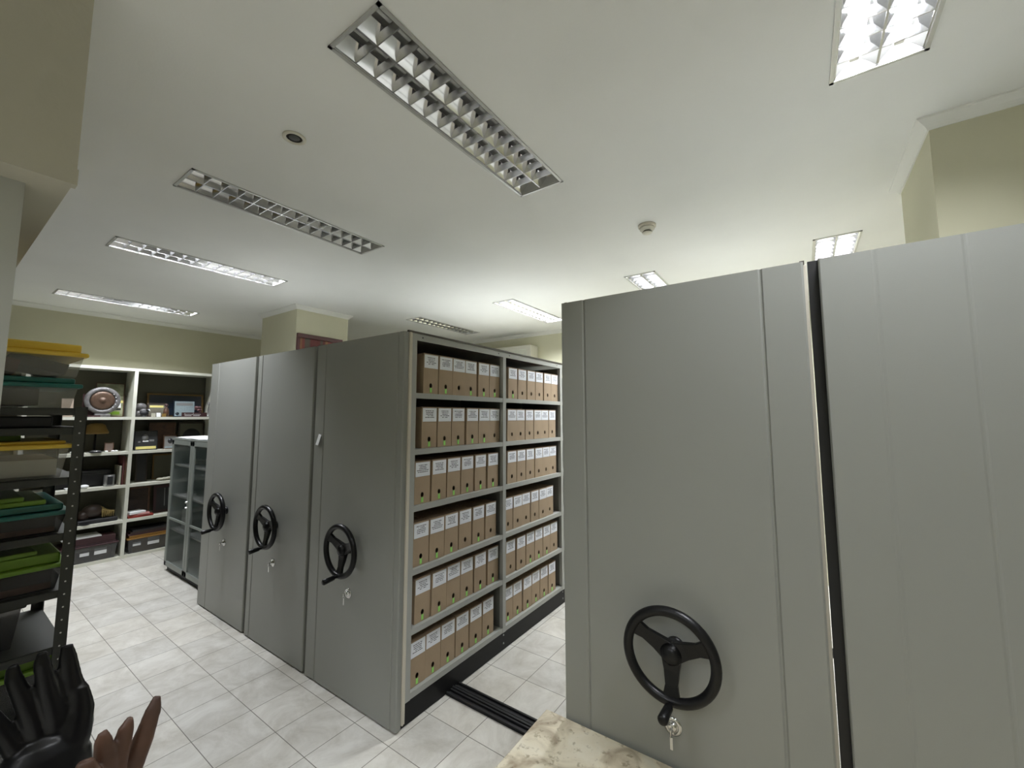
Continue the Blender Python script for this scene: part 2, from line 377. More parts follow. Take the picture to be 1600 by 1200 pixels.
# ---------------------------------------------------------------- recessed louvre fittings
def make_fixture(x, y, lit, label):
    power = LAMP_W * {(-2.948, ROW2): 4.3, (-1.348, ROW2): 2.3, (0.1275, ROW2): 4.0, (-4.42, ROW1): 1.3, (0.155, ROW1): 0.85, (-1.345, ROW0): 0.9, (-6.66, ROW1): 1.2}.get((x, y), 1.0)
    t = thing('ceiling_light', label, 'ceiling light', (x + FW_ / 2, y + FL / 2, C), 0, 'recessed louvred ceiling lights')
    a, b = FW_ / 2, FL / 2
    fr = MB()
    for s_ in (-1, 1):
        fr.box(s_ * (a - .014), -b, -0.006, s_ * a, b, 0.004); fr.box(-a, s_ * (b - .014), -0.006, a, s_ * b, 0.004)
    fr.build('frame', M['alu'], t)
    ai, bi = a - .016, b - .016
    h = MB()
    h.box(-ai, -bi, 0.098, ai, bi, 0.100)
    for s_ in (-1, 1):
        h.box(s_ * ai, -bi, 0.0, s_ * (ai + .002), bi, 0.1); h.box(-ai, s_ * bi, 0.0, ai, s_ * (bi + .002), 0.1)
    h.build('housing', M['tray'], t)
    # louvre: long curved mirrors and V-shaped cross blades
    lv = MB(); hz = 0.046; pr = [(0, 0.0), (0.007, 0.014), (0.018, 0.032), (0.030, hz)]
    def side(xc, sg):
        v = []
        for o_, z in pr:
            v += [(xc + sg * o_ * 1.4, -bi, z), (xc + sg * o_ * 1.4, bi, z)]
        lv.add(v, [(2 * i, 2 * i + 1, 2 * i + 3, 2 * i + 2) for i in range(3)], None, True)
    side(-ai + .002, 1); side(ai - .002, -1); side(0.003, 1); side(-0.003, -1)
    lb = MB()
    for x0, x1 in ((-.004, .004), (-ai, -ai + .004), (ai - .004, ai)): lb.box(x0, -bi, 0, x1, bi, .002)
    n = 13
    for k in range(1, n + 1):
        yy = -bi + 2 * bi * k / (n + 1)
        for x0, x1 in ((-ai + .004, -.004), (.004, ai - .004)):
            lb.add([(x0, yy - .002, 0), (x1, yy - .002, 0), (x1, yy + .002, 0), (x0, yy + .002, 0),
                    (x0, yy - .011, hz * .7), (x1, yy - .011, hz * .7), (x1, yy + .011, hz * .7), (x0, yy + .011, hz * .7)],
                   [(0, 3, 2, 1), (0, 1, 5, 4), (2, 3, 7, 6), (4, 5, 6, 7)])
    lb.build('cross_blades', M['blade'], t)
    lv.build('reflector', M['louver'], t)
    for s_ in (-1, 1):
        tb = MB().tube([(s_ * ai / 2, -bi + .03, .074), (s_ * ai / 2, bi - .03, .074)], .013, 12)
        tb.build('tube', M['tube_on'] if lit else M['tube_off'], t)
        e = MB()
        for q in (-1, 1): MB().box(s_ * ai / 2 - .014, q * (bi - .001), .05, s_ * ai / 2 + .014, q * (bi - .028), .097).build('lamp_holder', M['plastic_white'], t)
        if lit:
            ld = bpy.data.lights.new('tube_light', 'AREA'); ld.shape = 'RECTANGLE'; ld.size = .03; ld.size_y = 2 * bi - .08
            ld.energy = power; ld.color = COLOR_LAMP
            lo = bpy.data.objects.new('tube_light', ld); COL.objects.link(lo); lo.parent = t; lo.location = (s_ * ai / 2, 0, .052)
    return t
lab = {
 (FX[0], ROW1): (1, 'lit narrow louvred ceiling light nearest the olive left wall cornice'),
 (FX[1], ROW1): (1, 'lit louvred ceiling light between the unlit one and the one nearest the left wall'),
 (FX[2], ROW1): (0, 'smaller unlit louvred ceiling light, second in the row, left of the round ceiling speaker'),
 (FX[3], ROW1): (0, 'largest unlit louvred ceiling light, long grid of dark cells at top centre'),
 (FX[4], ROW1): (1, 'glaring lit louvred ceiling light at the top right edge of the photo'),
 (-4.46, ROW2): (0, 'unlit louvred ceiling light just above the file box shelving, far row'),
 (-2.948, ROW2): (1, 'lit louvred ceiling light in the far row, left of the tall grey panel'),
 (-1.348, ROW2): (1, 'small lit ceiling light peeking above the left end of the right shelving pair'),
 (0.1275, ROW2): (1, 'bright lit ceiling light just above the top gap of the right shelving pair'),
 (-2.93, ROW0): (0, 'unlit louvred ceiling light behind the viewer beside the bulkhead'),
 (-1.345, ROW0): (1, 'lit louvred ceiling light directly behind the viewer'),
 (0.155, ROW0): (1, 'lit louvred ceiling light behind the viewer'),
 (1.66, ROW0): (0, 'unlit louvred ceiling light behind the viewer on the right'),
 (1.66, ROW1): (0, 'unlit louvred ceiling light to the right of the photo'),
}
for p in fixtures: make_fixture(p[0], p[1], *lab[p])

# ceiling speaker and smoke detector
t = thing('ceiling_speaker', 'round recessed ceiling fitting with a dark opening, left of centre', 'ceiling fitting', (-1.941, .957, C))
MB().lathe([(.040, 0.0), (.052, -.001), (.052, -.006), (.042, -.009), (.036, -.006), (.036, 0.0)], 32).build('trim_ring', M['plastic_white'], t)
MB().lathe([(.0001, -.002), (.036, -.002), (.036, -.001), (.0001, -.001)], 24).build('opening', M['hole'], t)
MB().lathe([(.0001, -.0045), (.020, -.004), (.024, -.0022), (.024, -.002)], 20).build('inner_cap', M['rack'], t)
t = thing('smoke_detector', 'small round cream smoke detector hanging from the ceiling above centre right', 'smoke detector', (-.832, 2.877, C))
MB().lathe([(.060, -.0), (.060, -.014), (.050, -.018)], 28).build('base', M['seal'], t)
MB().lathe([(.050, -.018), (.050, -.032), (.036, -.044), (.033, -.044)], 28).build('body', M['plastic_white'], t)
MB().lathe([(.028, -.043), (.028, -.052)], 20).build('sensor_vent', M['hole'], t)
MB().lathe([(.034, -.052), (.030, -.060), (.0001, -.064)], 24).build('cap', M['plastic_white'], t)

# ---------------------------------------------------------------- mobile shelving
LEV = [1.927, 1.578, 1.235, .862, .522, .167]
UPR = [1.75, 2.713, 3.68, 4.645]
def hand_wheel(parent, x, z):
    """steering-wheel crank: local frame has the wheel in the XZ plane facing -Y"""
    b = MB(); yc = -.085
    mt = T(0, yc, 0) @ RX(PI / 2)
    b.torus(.149, .0175, 56, 14, None, mt)
    b.lathe([(.0001, .010), (.018, .008), (.030, .001), (.037, -.010), (.040, -.026), (.038, -.044), (.032, -.052), (.030, -.070), (.034, -.072), (.034, -.083)][::-1], 28, None, T(0, yc, 0) @ RX(PI / 2))
    for a in (150, 25, 270):
        r = math.radians(a); dx, dz = math.cos(r), math.sin(r); px, pz = -dz, dx
        v = []
        for q, wd, th, off in ((.015, .034, .014, .026), (.055, .026, .012, .022), (.100, .021, .009, .012), (.146, .030, .008, 0)):
            for s1, s2 in ((-1, -1), (1, -1), (1, 1), (-1, 1)):
                v.append((dx * q + px * wd * s1, yc + off + th * s2, dz * q + pz * wd * s1))
        f = [(k * 4 + i, k * 4 + (i + 1) % 4, k * 4 + 4 + (i + 1) % 4, k * 4 + 4 + i) for k in range(3) for i in range(4)] + [(3, 2, 1, 0), (12, 13, 14, 15)]
        b.add(v, f)
    o = b.build('hand_wheel', M['wheel'], parent, bevel=.003); o.location = (x, 0, z)
    g = MB(); g.tube([(0, 0, 0), (0, -.020, -.001), (0, -.024, -.001), (-.003, -.060, -.006), (-.004, -.088, -.009), (-.004, -.094, -.009)], [.009, .009, .0145, .016, .0175, .013], 16)
    go = g.build('crank_handle', M['wheel'], o); go.location = (0, -.095, -.150)
    return o
def lock(parent, x, z):
    b = MB().lathe([(.0001, 0), (.032, 0), (.032, .003), (.024, .006), (.019, .0035), (.016, .0035), (.016, .012), (.011, .016), (.0001, .016)], 28, None, RX(PI / 2))
    o = b.build('lock', M['chrome'], parent); o.location = (x, 0, z)
    k = MB().box(-.0015, -.030, -.004, .0015, -.014, .004)
    k.tube([(0, -.030, .006), (0, -.030, -.012)], .0085, 12, flat=.5, side=(1, 0, 0))
    k.torus(.008, .0013, 18, 6, None, T(0, -.030, -.014) @ RY(PI / 2))
    k.box(-.004, -.0325, -.062, .006, -.0305, -.020)
    ko = k.build('key', M['chrome'], o, bevel=.001)
    return o

def mobile_unit(x0, x1, nb, label, wheel=True, gl=.12, gd=.005, grooves=None):
    W_ = x1 - x0
    t = thing('mobile_shelving_unit', label, 'mobile shelving', (x0, D, 0), 0, 'grey mobile shelving units with hand wheels' if wheel else None)
    z0 = .012
    # folded front panel: strips divided by shallow grooves
    fp = MB(); gs = grooves if grooves else [gl]
    pts = [(0, .006), (.004, 0)]
    for g in gs: pts += [(g - .007, 0), (g - .002, gd), (g + .002, gd), (g + .007, 0)]
    pts += [(W_ - .006, 0), (W_, .006), (W_, .036), (0, .036)]
    fp.prism(pts, z0, H)
    fp.build('front_panel', M['cab'], t)
    # side faces; frame behind the panel.  right (+X) and left faces are open shelving
    L_ = UPR[nb] + .04 - D
    up = MB() 
    for k in range(nb + 1):
        for xx in (.004, W_ - .034): up.box(xx, UPR[k] - D, .132, xx + .03, UPR[k] - D + .04, 2.258)
    up.build('upright', M['cab_side'], t)
    dv = MB()
    for k in range(nb + 1): dv.box(.034, UPR[k] - D + .017, .15, W_ - .034, UPR[k] - D + .023, 2.258)
    dv.box(W_ / 2 - .004, .067, .15, W_ / 2 + .004, L_ - .01, 2.258)
    dv.build('divider', M['shelf_dark'], t)
    for z in LEV:
        for k in range(nb):
            sh = MB(); ya, yb = UPR[k] - D + .04, UPR[k + 1] - D
            sh.box(.008, ya, z - .004, W_ / 2 - .004, yb, z); sh.box(W_ / 2 + .004, ya, z - .004, W_ - .008, yb, z)
            sh.box(W_ - .0085, ya, z - .034, W_ - .006, yb, z); sh.box(.006, ya, z - .034, .0085, yb, z)
            sh.build('shelf', M['cab_side'], t)
    tr = MB(); tr.box(W_ - .006, .067, 2.258, W_ - .002, L_, H); tr.box(.002, .067, 2.258, .006, L_, H)
    tr.build('top_rail', M['cab_side'], t)
    th = MB()
    for k in range(nb):
        for y_ in (.085, .90): th.lathe([(.0001, 0), (.005, 0), (.005, .001), (.0001, .001)], 10, None, T(W_ - .002, UPR[k] - D + y_, 2.28) @ RY(PI / 2))
    th.build('rail_hole', M['hole'], t)
    MB().box(.012, .030, H - .004, W_ - .010, L_ + .0, H + .006).build('top_cover', M['top'], t)
    rmm = MB(); rmm.box(.0, .034, H, .012, L_ + .01, H + .012); rmm.box(W_ - .010, .030, H, W_ + .004, L_ + .01, H + .012); rmm.box(.012, L_, H, W_ - .010, L_ + .01, H + .012)
    rmm.build('top_rim', M['cap'], t)
    sl = MB()
    for xx in (W_ - .030, ): sl.box(xx, .038, z0 + .02, xx + .040, .050, H); sl.box(xx + .004, .052, z0 + .02, xx + .036, .062, H)
    sl.build('seal_strip', M['seal'], t, bevel=.003)
    if not wheel: MB().box(-.029, .045, z0, .004, .065, H + .010).build('gap_filler', M['rubber'], t)  # dark filler added to block the bright slit between the two units
    pl = MB().box(.012, .037, .004, W_ - .012, L_, .131); pl.build('plinth', M['black'], t)
    bt = MB()
    for y_ in UPR[1:nb + 1]:
        for z in (.05, .11): bt.lathe([(.0001, .004), (.006, .003), (.007, 0)], 10, None, T(W_ - .012, y_ - D + .02, z) @ RY(PI / 2))
    bt.build('bolt', M['steel'], t)
    if wheel:
        wx = .463 if W_ > .9 else .45
        hand_wheel(t, WX.get(round(x0, 2), x0 + W_ / 2) - x0, .94); lock(t, WX.get(round(x0, 2), x0 + W_ / 2) - x0 - .02, .655)
    return t
WX = {-4.82: -4.285, -3.83: -3.395, -2.91: -2.42, -.89: -.430}
mobile_unit(-4.82, -3.875, 3, 'leftmost grey mobile shelving unit, next to the glass cabinet', grooves=[.18])
mobile_unit(-3.83, -2.945, 3, 'middle grey mobile shelving unit of the left group, no paper tag', grooves=[.075])
mobile_unit(-2.91, -1.960, 3, 'grey mobile shelving unit with open side shelves of brown file boxes', grooves=[.118, .90])
mobile_unit(-.890, .025, 3, 'tall grey mobile shelving unit with the large nearby black hand wheel', grooves=[.112, .79])
mobile_unit(.066, 1.02, 1, 'grey shelving end panel at the right edge with faint vertical creases', wheel=False, gd=.0012, grooves=[.138, .334])
# paper tag on the third unit
t = MB(); t.add([(-2.880, D - .004, 1.578), (-2.835, D - .012, 1.575), (-2.800, D - .010, 1.650), (-2.845, D - .003, 1.655)], [(0, 1, 2, 3)])
t.add([(-2.880, D - .0055, 1.578), (-2.835, D - .0135, 1.575), (-2.800, D - .0115, 1.650), (-2.845, D - .0045, 1.655)], [(3, 2, 1, 0)])
tag(t.build('paper_tag', M['paper']), 'small white paper tag hanging on the edge of the third grey front', 'paper tag')

# rails
for y in (2.10, 4.05):
    r = MB(); r.box(-5.0, y, .001, 1.2, y + .135, .006)
    for o_ in (.004, .042, .084, .122): r.box(-5.0, y + o_, .006, 1.2, y + o_ + .012, .016)
    r.box(-5.0, y + .060, .006, 1.2, y + .075, .020)
    tag(r.build('floor_rail', M['rubber']), 'black floor rail crossing the aisle beside the stained cream tabletop' if y < 3 else 'black floor rail across the aisle at the far end of the shelving', 'floor rail', 'mobile shelving floor rails')

# ---------------------------------------------------------------- file boxes
def box_proto(tagged):
    """open hole in the spine, printed label, lid edge; local origin at the spine foot, spine faces +X, y = width"""
    wd, ht, dp = .132, .262, .36
    t = thing('file_box', '', 'file box', (0, 0, 0))
    b = MB(); n = 16; hr = .013; hz = .054
    inner = []; outer = []
    for i in range(n):
        a = 2 * PI * i / n; c, s_ = math.cos(a), math.sin(a); inner.append((0, hr * c, hz + hr * 1.25 * s_))
        k = 1 / max(abs(c), abs(s_)); y, z = c * k, s_ * k
        outer.append((0, y * wd / 2, hz + (z * (ht - hz) if z > 0 else z * hz)))
    b.add(inner + outer, [(i, (i + 1) % n, n + (i + 1) % n, n + i) for i in range(n)], M['card'])
    b.add(inner + [(-.004, y, z) for _, y, z in inner], [(i, n + i, n + (i + 1) % n, (i + 1) % n) for i in range(n)], M['card_lid'])
    h_ = wd / 2
    b.add([(0, -h_, 0), (-dp, -h_, 0), (-dp, h_, 0), (0, h_, 0), (0, -h_, ht), (-dp, -h_, ht), (-dp, h_, ht), (0, h_, ht)],
          [(0, 1, 5, 4), (1, 2, 6, 5), (2, 3, 7, 6), (0, 3, 2, 1)], M['card'])
    b.add([(-.002, -h_ + .002, ht), (-dp, -h_ + .002, ht), (-dp, h_ - .002, ht), (-.002, h_ - .002, ht)], [(0, 3, 2, 1)], M['card_lid'])
    b.build('carton', None, t)
    MB().box(-.02, -h_ - .0008, ht - .012, .0012, h_ + .0008, ht + .0015).build('lid_flap', M['card_lid'], t)
    MB().box(.0012, -h_ + .006, ht - .094, .002, h_ - .004, ht - .006).build('label', LBL[0], t)
    if tagged: MB().box(.0006, -.0085, .008, .0014, .0085, .040).build('green_tag', M['green_tag'], t)
    return t
ORD = ['first', 'second', 'third', 'fourth', 'fifth', 'sixth']
ROWN = ['top', 'second', 'third', 'fourth', 'fifth', 'bottom']
EDG = [  # left edges of the boxes along y per shelf, near bay then far bay, plus the end of the last
 ([1.873, 2.012, 2.146, 2.281, 2.435, 2.572, 2.708], [2.822, 2.972, 3.112, 3.253, 3.399, 3.538, 3.672]),
 ([1.868, 2.008, 2.147, 2.296, 2.436, 2.572, 2.708], [2.806, 2.941, 3.082, 3.218, 3.355, 3.490, 3.627]),
 ([1.811, 1.957, 2.105, 2.25, 2.402, 2.545, 2.687], [2.802, 2.945, 3.089, 3.231, 3.369, 3.505, 3.640]),
 ([1.809, 1.947, 2.088, 2.234, 2.38, 2.529, 2.665], [2.758, 2.893, 3.028, 3.163, 3.299, 3.434, 3.569]),
 ([1.834, 1.974, 2.117, 2.253, 2.399, 2.559, 2.697], [2.789, 2.935, 3.086, 3.224, 3.361, 3.497, 3.632]),
 ([1.799, 1.935, 2.070, 2.211, 2.355, 2.501, 2.640], [2.756, 2.892, 3.036, 3.178, 3.317, 3.454, 3.592])]
GT = [ '110111', '111110', '111111', '111010', '111111', '111111']
GT2 = ['100000', '000000', '000000', '000000', '001110', '111111']
used = {}
def variants(tagged):
    t = box_proto(tagged); return t
PROTO = {True: box_proto(True), False: box_proto(False)}
first = {True: True, False: True}
for r, (z, (A_, B_)) in enumerate(zip(LEV, EDG)):
    for bay, (ed, gt) in enumerate(((A_, GT[r]), (B_, GT2[r]))):
        for k in range(6):
            tg = gt[k] == '1'
            y = min(ed[k] + .0685, ed[k + 1] - .0672)
            label = 'brown file box%s, %s from left on %s shelf, %s bay' % (' with green tag' if tg else '', ORD[k], ROWN[r], 'near left' if bay == 0 else 'far right')
            loc = (-1.990 + R_.uniform(-.006, .004), y, z + .001); rz = R_.uniform(-.003, .003)
            if first[tg]:
                o = PROTO[tg]; o.location = loc; o.rotation_euler = (0, 0, rz); o['label'] = label; first[tg] = False
            else: o = dup(PROTO[tg], loc, rz, label)
            o['group'] = 'brown file boxes on the mobile shelving'
            for ch in o.children:
                if ch.name.startswith('label'):
                    ch.material_slots[0].link = 'OBJECT'; ch.material_slots[0].material = LBL[(k * 3 + r + bay) % 4]

# ---------------------------------------------------------------- stained cream table
t = thing('low_table', 'stained cream stone tabletop in the bottom right foreground against the grey front', 'table', (-.975, .55, 0))
MB().box(0, 0, .49, 2.1, D - .012 - .55, .522).build('tabletop', M['table'], t, bevel=.003)
MB().box(.06, .06, .42, 2.04, D - .10 - .55, .49).build('apron', M['dwood'], t)
for lx, ly in ((.07, .07), (1.97, .07), (.07, .97), (1.97, .97)):
    MB().box(lx, ly, 0, lx + .06, ly + .06, .42).build('leg', M['dwood'], t, bevel=.004)

# ---------------------------------------------------------------- framed weaving on the column, air conditioner
t = thing('framed_weaving', 'red framed striped weaving hanging on the cream column above the grey units', 'framed weaving', (-4.93, 2.872, 2.05))
MB().box(.001, -.265, -.02, .012, .265, .69).build('weaving', M['weave'], t)
f_ = MB()
f_.box(.001, -.30, .68, .028, .30, .73); f_.box(.001, -.30, -.06, .028, .30, -.02)
for s_ in (-1, 1): f_.box(.001, s_ * .30, -.02, .028, s_ * .265, .68)
f_.build('frame', M['redframe'], t, bevel=.002)
t = thing('air_conditioner', 'cream wall mounted air conditioner above the file shelving', 'air conditioner', (-3.80, YB, 2.52))
MB().box(-.55, -.23, 0, .37, 0, .385).build('casing', M['plastic_white'], t, bevel=.02)
MB().box(-.48, -.238, .06, .30, -.230, .32).build('front_grille', M['wood_white'], t, bevel=.004)
MB().box(-.48, -.235, .012, .32, -.228, .045).build('air_vent', M['rack'], t)

# ---------------------------------------------------------------- wall shelving with curios
SX, SB = -7.08, XW + .004
t = thing('wall_shelving', 'cream open shelving filled with curios along the left wall', 'shelving', (SX, 0, 0))
DV = [-.22, .70, 1.63, 2.55]
d_ = MB()
for y in DV: d_.box(0, y - .018, 0, SB - SX, y + .018, 2.40, M['wood_white'])
d_.build('divider', None, t)
LV = [.035, .478, .914, 1.334, 1.772, 2.40]
for z in LV:
    for k in range(3):
        MB().box(.001, DV[k] + .018, z - .035 if z > .1 else 0, SB - SX, DV[k + 1] - .018, z).build('shelf', M['wood_white'], t)
MB().box(SB - SX + .0, DV[0], .04, SB - SX + .003, DV[3], 2.38).build('back_board', M['olive_shaded'], t)

def picture(name, label, cat, loc, w_, h_, fm, pm, lean=.12, fw=.02, rz=0, th=.016, extra=None):
    """framed picture facing +X, leaning back"""
    t = thing(name, label, cat, loc, rz)
    mt = RY(-lean)
    f = MB()
    f.box(-th, -w_ / 2, 0, 0, w_ / 2, fw, None, mt); f.box(-th, -w_ / 2, h_ - fw, 0, w_ / 2, h_, None, mt)
    for s_ in (-1, 1): f.box(-th, s_ * w_ / 2, fw, 0, s_ * (w_ / 2 - fw), h_ - fw, None, mt)
    f.build('frame', fm, t)
    MB().box(-th + .002, -w_ / 2 + fw, fw, -.004, w_ / 2 - fw, h_ - fw, None, mt).build('picture', pm, t)
    if extra:
        e = MB()
        for (kind, y, z, a, b_, mm) in extra:
            if kind == 'r': e.box(-.0035, y - a, z - b_, -.002, y + a, z + b_, mm, mt)
            else: e.lathe([(.0001, 0), (a, 0), (a, .0015), (.0001, .0015)], 18, mm, mt @ T(-.0035, y, z) @ RY(PI / 2) @ Matrix.Diagonal((b_ / a, 1, 1, 1)))
        e.build('print_detail', None, t)
    return t
Z5, Z4, Z3, Z2, Z1 = 1.7725, 1.3345, .9145, .4785, .0355
# top left bay: gong on a red board, framed landscape
t = thing('gong_ornament', 'round bronze gong in a grey carved ring on the top left wall shelf', 'gong', (-7.18, 1.345, Z5)); t.scale = (.87, .87, .87)
MB().lathe([(.135, -.012), (.150, -.02), (.186, -.014), (.196, 0), (.186, .014), (.160, .022), (.140, .014), (.135, -.012)], 36, None, T(0, 0, .235) @ RY(PI / 2)).build('carved_ring', M['pearl'], t)
MB().lathe([(.132, -.006), (.130, .006), (.10, .010), (.05, .013), (.042, .013), (.030, .026), (.0001, .032)], 36, None, T(.004, 0, .235) @ RY(PI / 2)).build('gong', M['bronze'], t)
MB().box(-.034, -.20, .02, -.022, -.02, .32).box(-.06, -.20, 0, .05, -.02, .02).build('red_backing', M['maroon'], t)
MB().box(-.04, -.08, 0, .04, .09, .045).build('foot', M['pearl'], t, bevel=.01)
b = MB()
for a in range(-40, 41, 20):
    r = math.radians(a); b.ball((.018, .145 * math.cos(r), .235 + .145 * math.sin(r)), .007)
b.build('studs', M['paper'], t)
picture('framed_landscape', 'tall framed landscape print standing behind the bronze gong', 'framed print', (-7.30, 1.44, Z5), .28, .44, M['mwood'],
        mat('green_yellow_landscape', (0.12, 0.13, 0.06), .4, noise=.5, nscale=7, col2=(0.36, 0.37, 0.24)), .10, .010,
        extra=[('r', .03, .20, .10, .016, M['photo_yel']), ('r', .06, .15, .05, .03, M['paper']), ('r', .06, .10, .05, .012, M['blackm']), ('r', .02, .05, .08, .02, M['lime'])])
b = MB().box(-.02, -.05, 0, .02, .05, .22); b = b.build('cream_booklet', mat('cream_print', (.28, .22, .17), .6)); b.location = (-7.24, 1.05, Z5); b.rotation_euler = (0, -.1, 0)
tag(b, 'cream booklet upright at the left of the bronze gong', 'booklet')
# top right bay
picture('large_dark_picture', 'large dark picture in a brass edged frame on the top right wall shelf', 'framed picture', (-7.36, 2.16, Z5), .66, .33, M['brass'], M['navy'], .12, .022)
picture('pale_blue_certificate', 'pale blue printed certificate leaning on the dark framed picture', 'certificate', (-7.26, 2.23, Z5 + .001), .26, .235, M['navy'], M['ltblue'], .1, .012, extra=[('c', -.085, .045, .022, .022, M['navy']), ('r', 0, .18, .10, .02, M['photo_grey'])])
picture('small_wooden_photo_frame', 'small dark wooden frame with a pale band, left part of the top right shelf', 'photo frame', (-7.24, 1.92, Z5), .22, .19, M['dwood'], mat('faded_olive_print', (.12, .11, .08), .5, noise=.2, nscale=20), .2, .016, extra=[('r', -.01, .145, .075, .014, M['photo_yel'])])
t = thing('dark_nameplate', 'dark desk plaque with white lettering, front right of the top shelf', 'plaque', (-7.12, 2.29, Z5))
MB().box(-.03, -.13, 0, 0, .17, .062).build('block', M['maroon'], t, bevel=.003)
s_ = MB()
rl = random.Random(3); y = -.105
for k in range(12):
    hh = .024 if k in (0, 6) else .014
    s_.tube([(.001, y, .028), (.001, y + .006, .028 + hh), (.001, y + .012, .028)], .0018, 5)
    y += .0165
s_.box(.0002, -.10, .014, .0012, -.02, .019); s_.box(.0002, .0, .014, .0012, .08, .019)
s_.build('lettering', M['paper'], t)
t = thing('plum_flower_ornament', 'dusty plum coloured ornament beside the dark plaque on the top shelf', 'ornament', (-7.22, 2.40, Z5))
b = MB()
for k in range(9): a = k * 2.4; b.ball((.022 * math.cos(a), .028 * math.sin(a) - .02, .10 + .018 * (k % 3)), .020, None, 10)
b.lathe([(.03, 0), (.012, .02), (.010, .1)], 12); b.build('petals', M['purple'], t)
t = thing('tall_glass_figure', 'slim silvery standing figure at the far right of the top shelf', 'figurine', (-7.19, 2.50, Z5))
MB().lathe([(.03, 0), (.03, .01), (.010, .03), (.016, .10), (.008, .16), (.022, .20), (.0001, .225)], 14).build('figure', M['silver'], t)
t = thing('crumpled_grey_ornament', 'grey draped ornament at the left end of the top right shelf', 'ornament', (-7.20, 1.725, Z5))
b = MB(); b.ball((0, 0, .13), .06, None, 16, (.6, 1.05, .9)); b.ball((.02, .03, .07), .05, None, 14, (.7, 1, .8)); b.ball((-.01, -.02, .04), .05); b.build('body', M['pearl'], t)
t = thing('black_bird_figurine', 'black bird figurine with a white beak at the front left of top right shelf', 'figurine', (-7.12, 1.745, Z5))
b = MB(); b.ball((0, 0, .05), .038, None, 14, (.8, 1.2, 1.0)); b.ball((.005, .035, .09), .020); b.lathe([(.03, 0), (.025, .015)], 12); b.build('body', M['blackm'], t)
MB().tube([(.02, .04, .095), (.03, .055, .075)], [.009, .002], 8).build('beak', M['paper'], t)
for k, (y, zz, mm, nm, lb) in enumerate(((1.84, .05, 'cream', 'small_cream_card', 'tiny cream card standing next to the black bird figurine'), (1.895, .055, 'paper', 'small_white_card', 'tiny white card in front of the small dark wooden frame'), (1.955, .045, 'hatm', 'small_straw_box', 'tiny straw coloured box at the right foot of the small frame'))):
    b = MB().box(-.006, -.022, 0, .006, .022, zz).build(nm, M[mm]); b.location = (-7.11, y, Z5); b.rotation_euler = (0, -.15, .1 * k); tag(b, lb, 'card' if k < 2 else 'box')
t = thing('dark_wooden_bottle', 'dark round headed wooden bottle before the small frame on the top shelf', 'ornament', (-7.15, 1.985, Z5))
MB().lathe([(.028, 0), (.034, .04), (.028, .10), (.012, .13), (.012, .14)], 18).build('body', M['mwood'], t)
MB().ball((0, 0, .158), .021).build('stopper', M['maroon'], t)
# second row left: yellow lamp / hat, plate, little stand, white pebbles
t = thing('mushroom_lamp', 'dull yellow mushroom shaped shade on a dark stem in the second row', 'lamp', (-7.30, 1.33, Z4))
MB().lathe([(.06, 0), (.06, .012), (.012, .02), (.010, .23)], 20).build('stem', M['blackm'], t)
MB().lathe([(.118, .225), (.122, .245), (.100, .29), (.085, .335), (.055, .355), (.0001, .36)], 28).build('shade', M['hatm'], t)
t = thing('oval_silver_dish', 'black oval dish with a silver centre at the front of second row left', 'dish', (-7.125, 1.31, Z4))
MB().lathe([(.045, 0), (.072, .012), (.072, .016), (.0001, .014)], 26).build('dish', M['blackm'], t)
MB().lathe([(.05, .014), (.045, .024), (.03, .028), (.0001, .024)], 22).build('silver_centre', M['silver'], t)
picture('small_brown_card_stand', 'small brown card in a stand beside the oval silver dish', 'card', (-7.16, 1.44, Z4), .085, .115, M['mwood'], mat('brown_card_print', (.14, .10, .08), .6), .15, .008)
for k, (y, x) in enumerate(((1.405, -7.11), (1.465, -7.105), (1.50, -7.12))):
    b = MB(); b.ball((0, 0, .011), .014, None, 12, (1, 1.3, .75)); b = b.build('white_stone', M['paper']); b.location = (x, y, Z4); tag(b, 'small white stone, %s of three before the brown card stand' % ['leftmost', 'middle', 'rightmost'][k], 'stone', 'white stones on the second row')
b = MB().box(-.05, -.04, 0, .05, .05, .022).build('folded_white_paper', M['paper']); b.location = (-7.14, 1.14, Z4); tag(b, 'folded white paper lying at the left end of the second row', 'paper')
# second row right: portrait photos
picture('black_portrait_photo', 'black framed portrait photo with a yellow caption strip, second row', 'framed photo', (-7.15, 1.80, Z4), .24, .255, M['blackm'], M['photo_dark'], .14, .010,
        extra=[('r', 0, .032, .105, .018, M['photo_yel']), ('c', -.01, .165, .034, .045, M['photo_grey']), ('r', .06, .125, .025, .012, M['photo_grey']), ('r', -.07, .11, .012, .010, M['photo_grey']), ('r', -.005, .118, .03, .008, M['paper'])])
picture('small_portrait_photo', 'small portrait photo with a white lower edge next to the larger one', 'framed photo', (-7.15, 2.06, Z4), .15, .185, M['mwood'], M['photo_grey'], .14, .010, extra=[('c', 0, .11, .028, .036, M['photo_dark']), ('r', 0, .025, .065, .012, M['ltblue'])])
picture('brown_leaning_board', 'brown wooden board leaning at the back of second row right', 'board', (-7.34, 2.02, Z4), .30, .36, M['mwood'], M['mwood'], .08, .02)
picture('dark_round_print', 'dark framed print with a black round shape behind the glass cabinet top', 'framed print', (-7.33, 2.36, Z4), .32, .36, M['dwood'], M['olive_shaded'], .1, .02, extra=[('c', .0, .15, .11, .12, M['blackm'])])
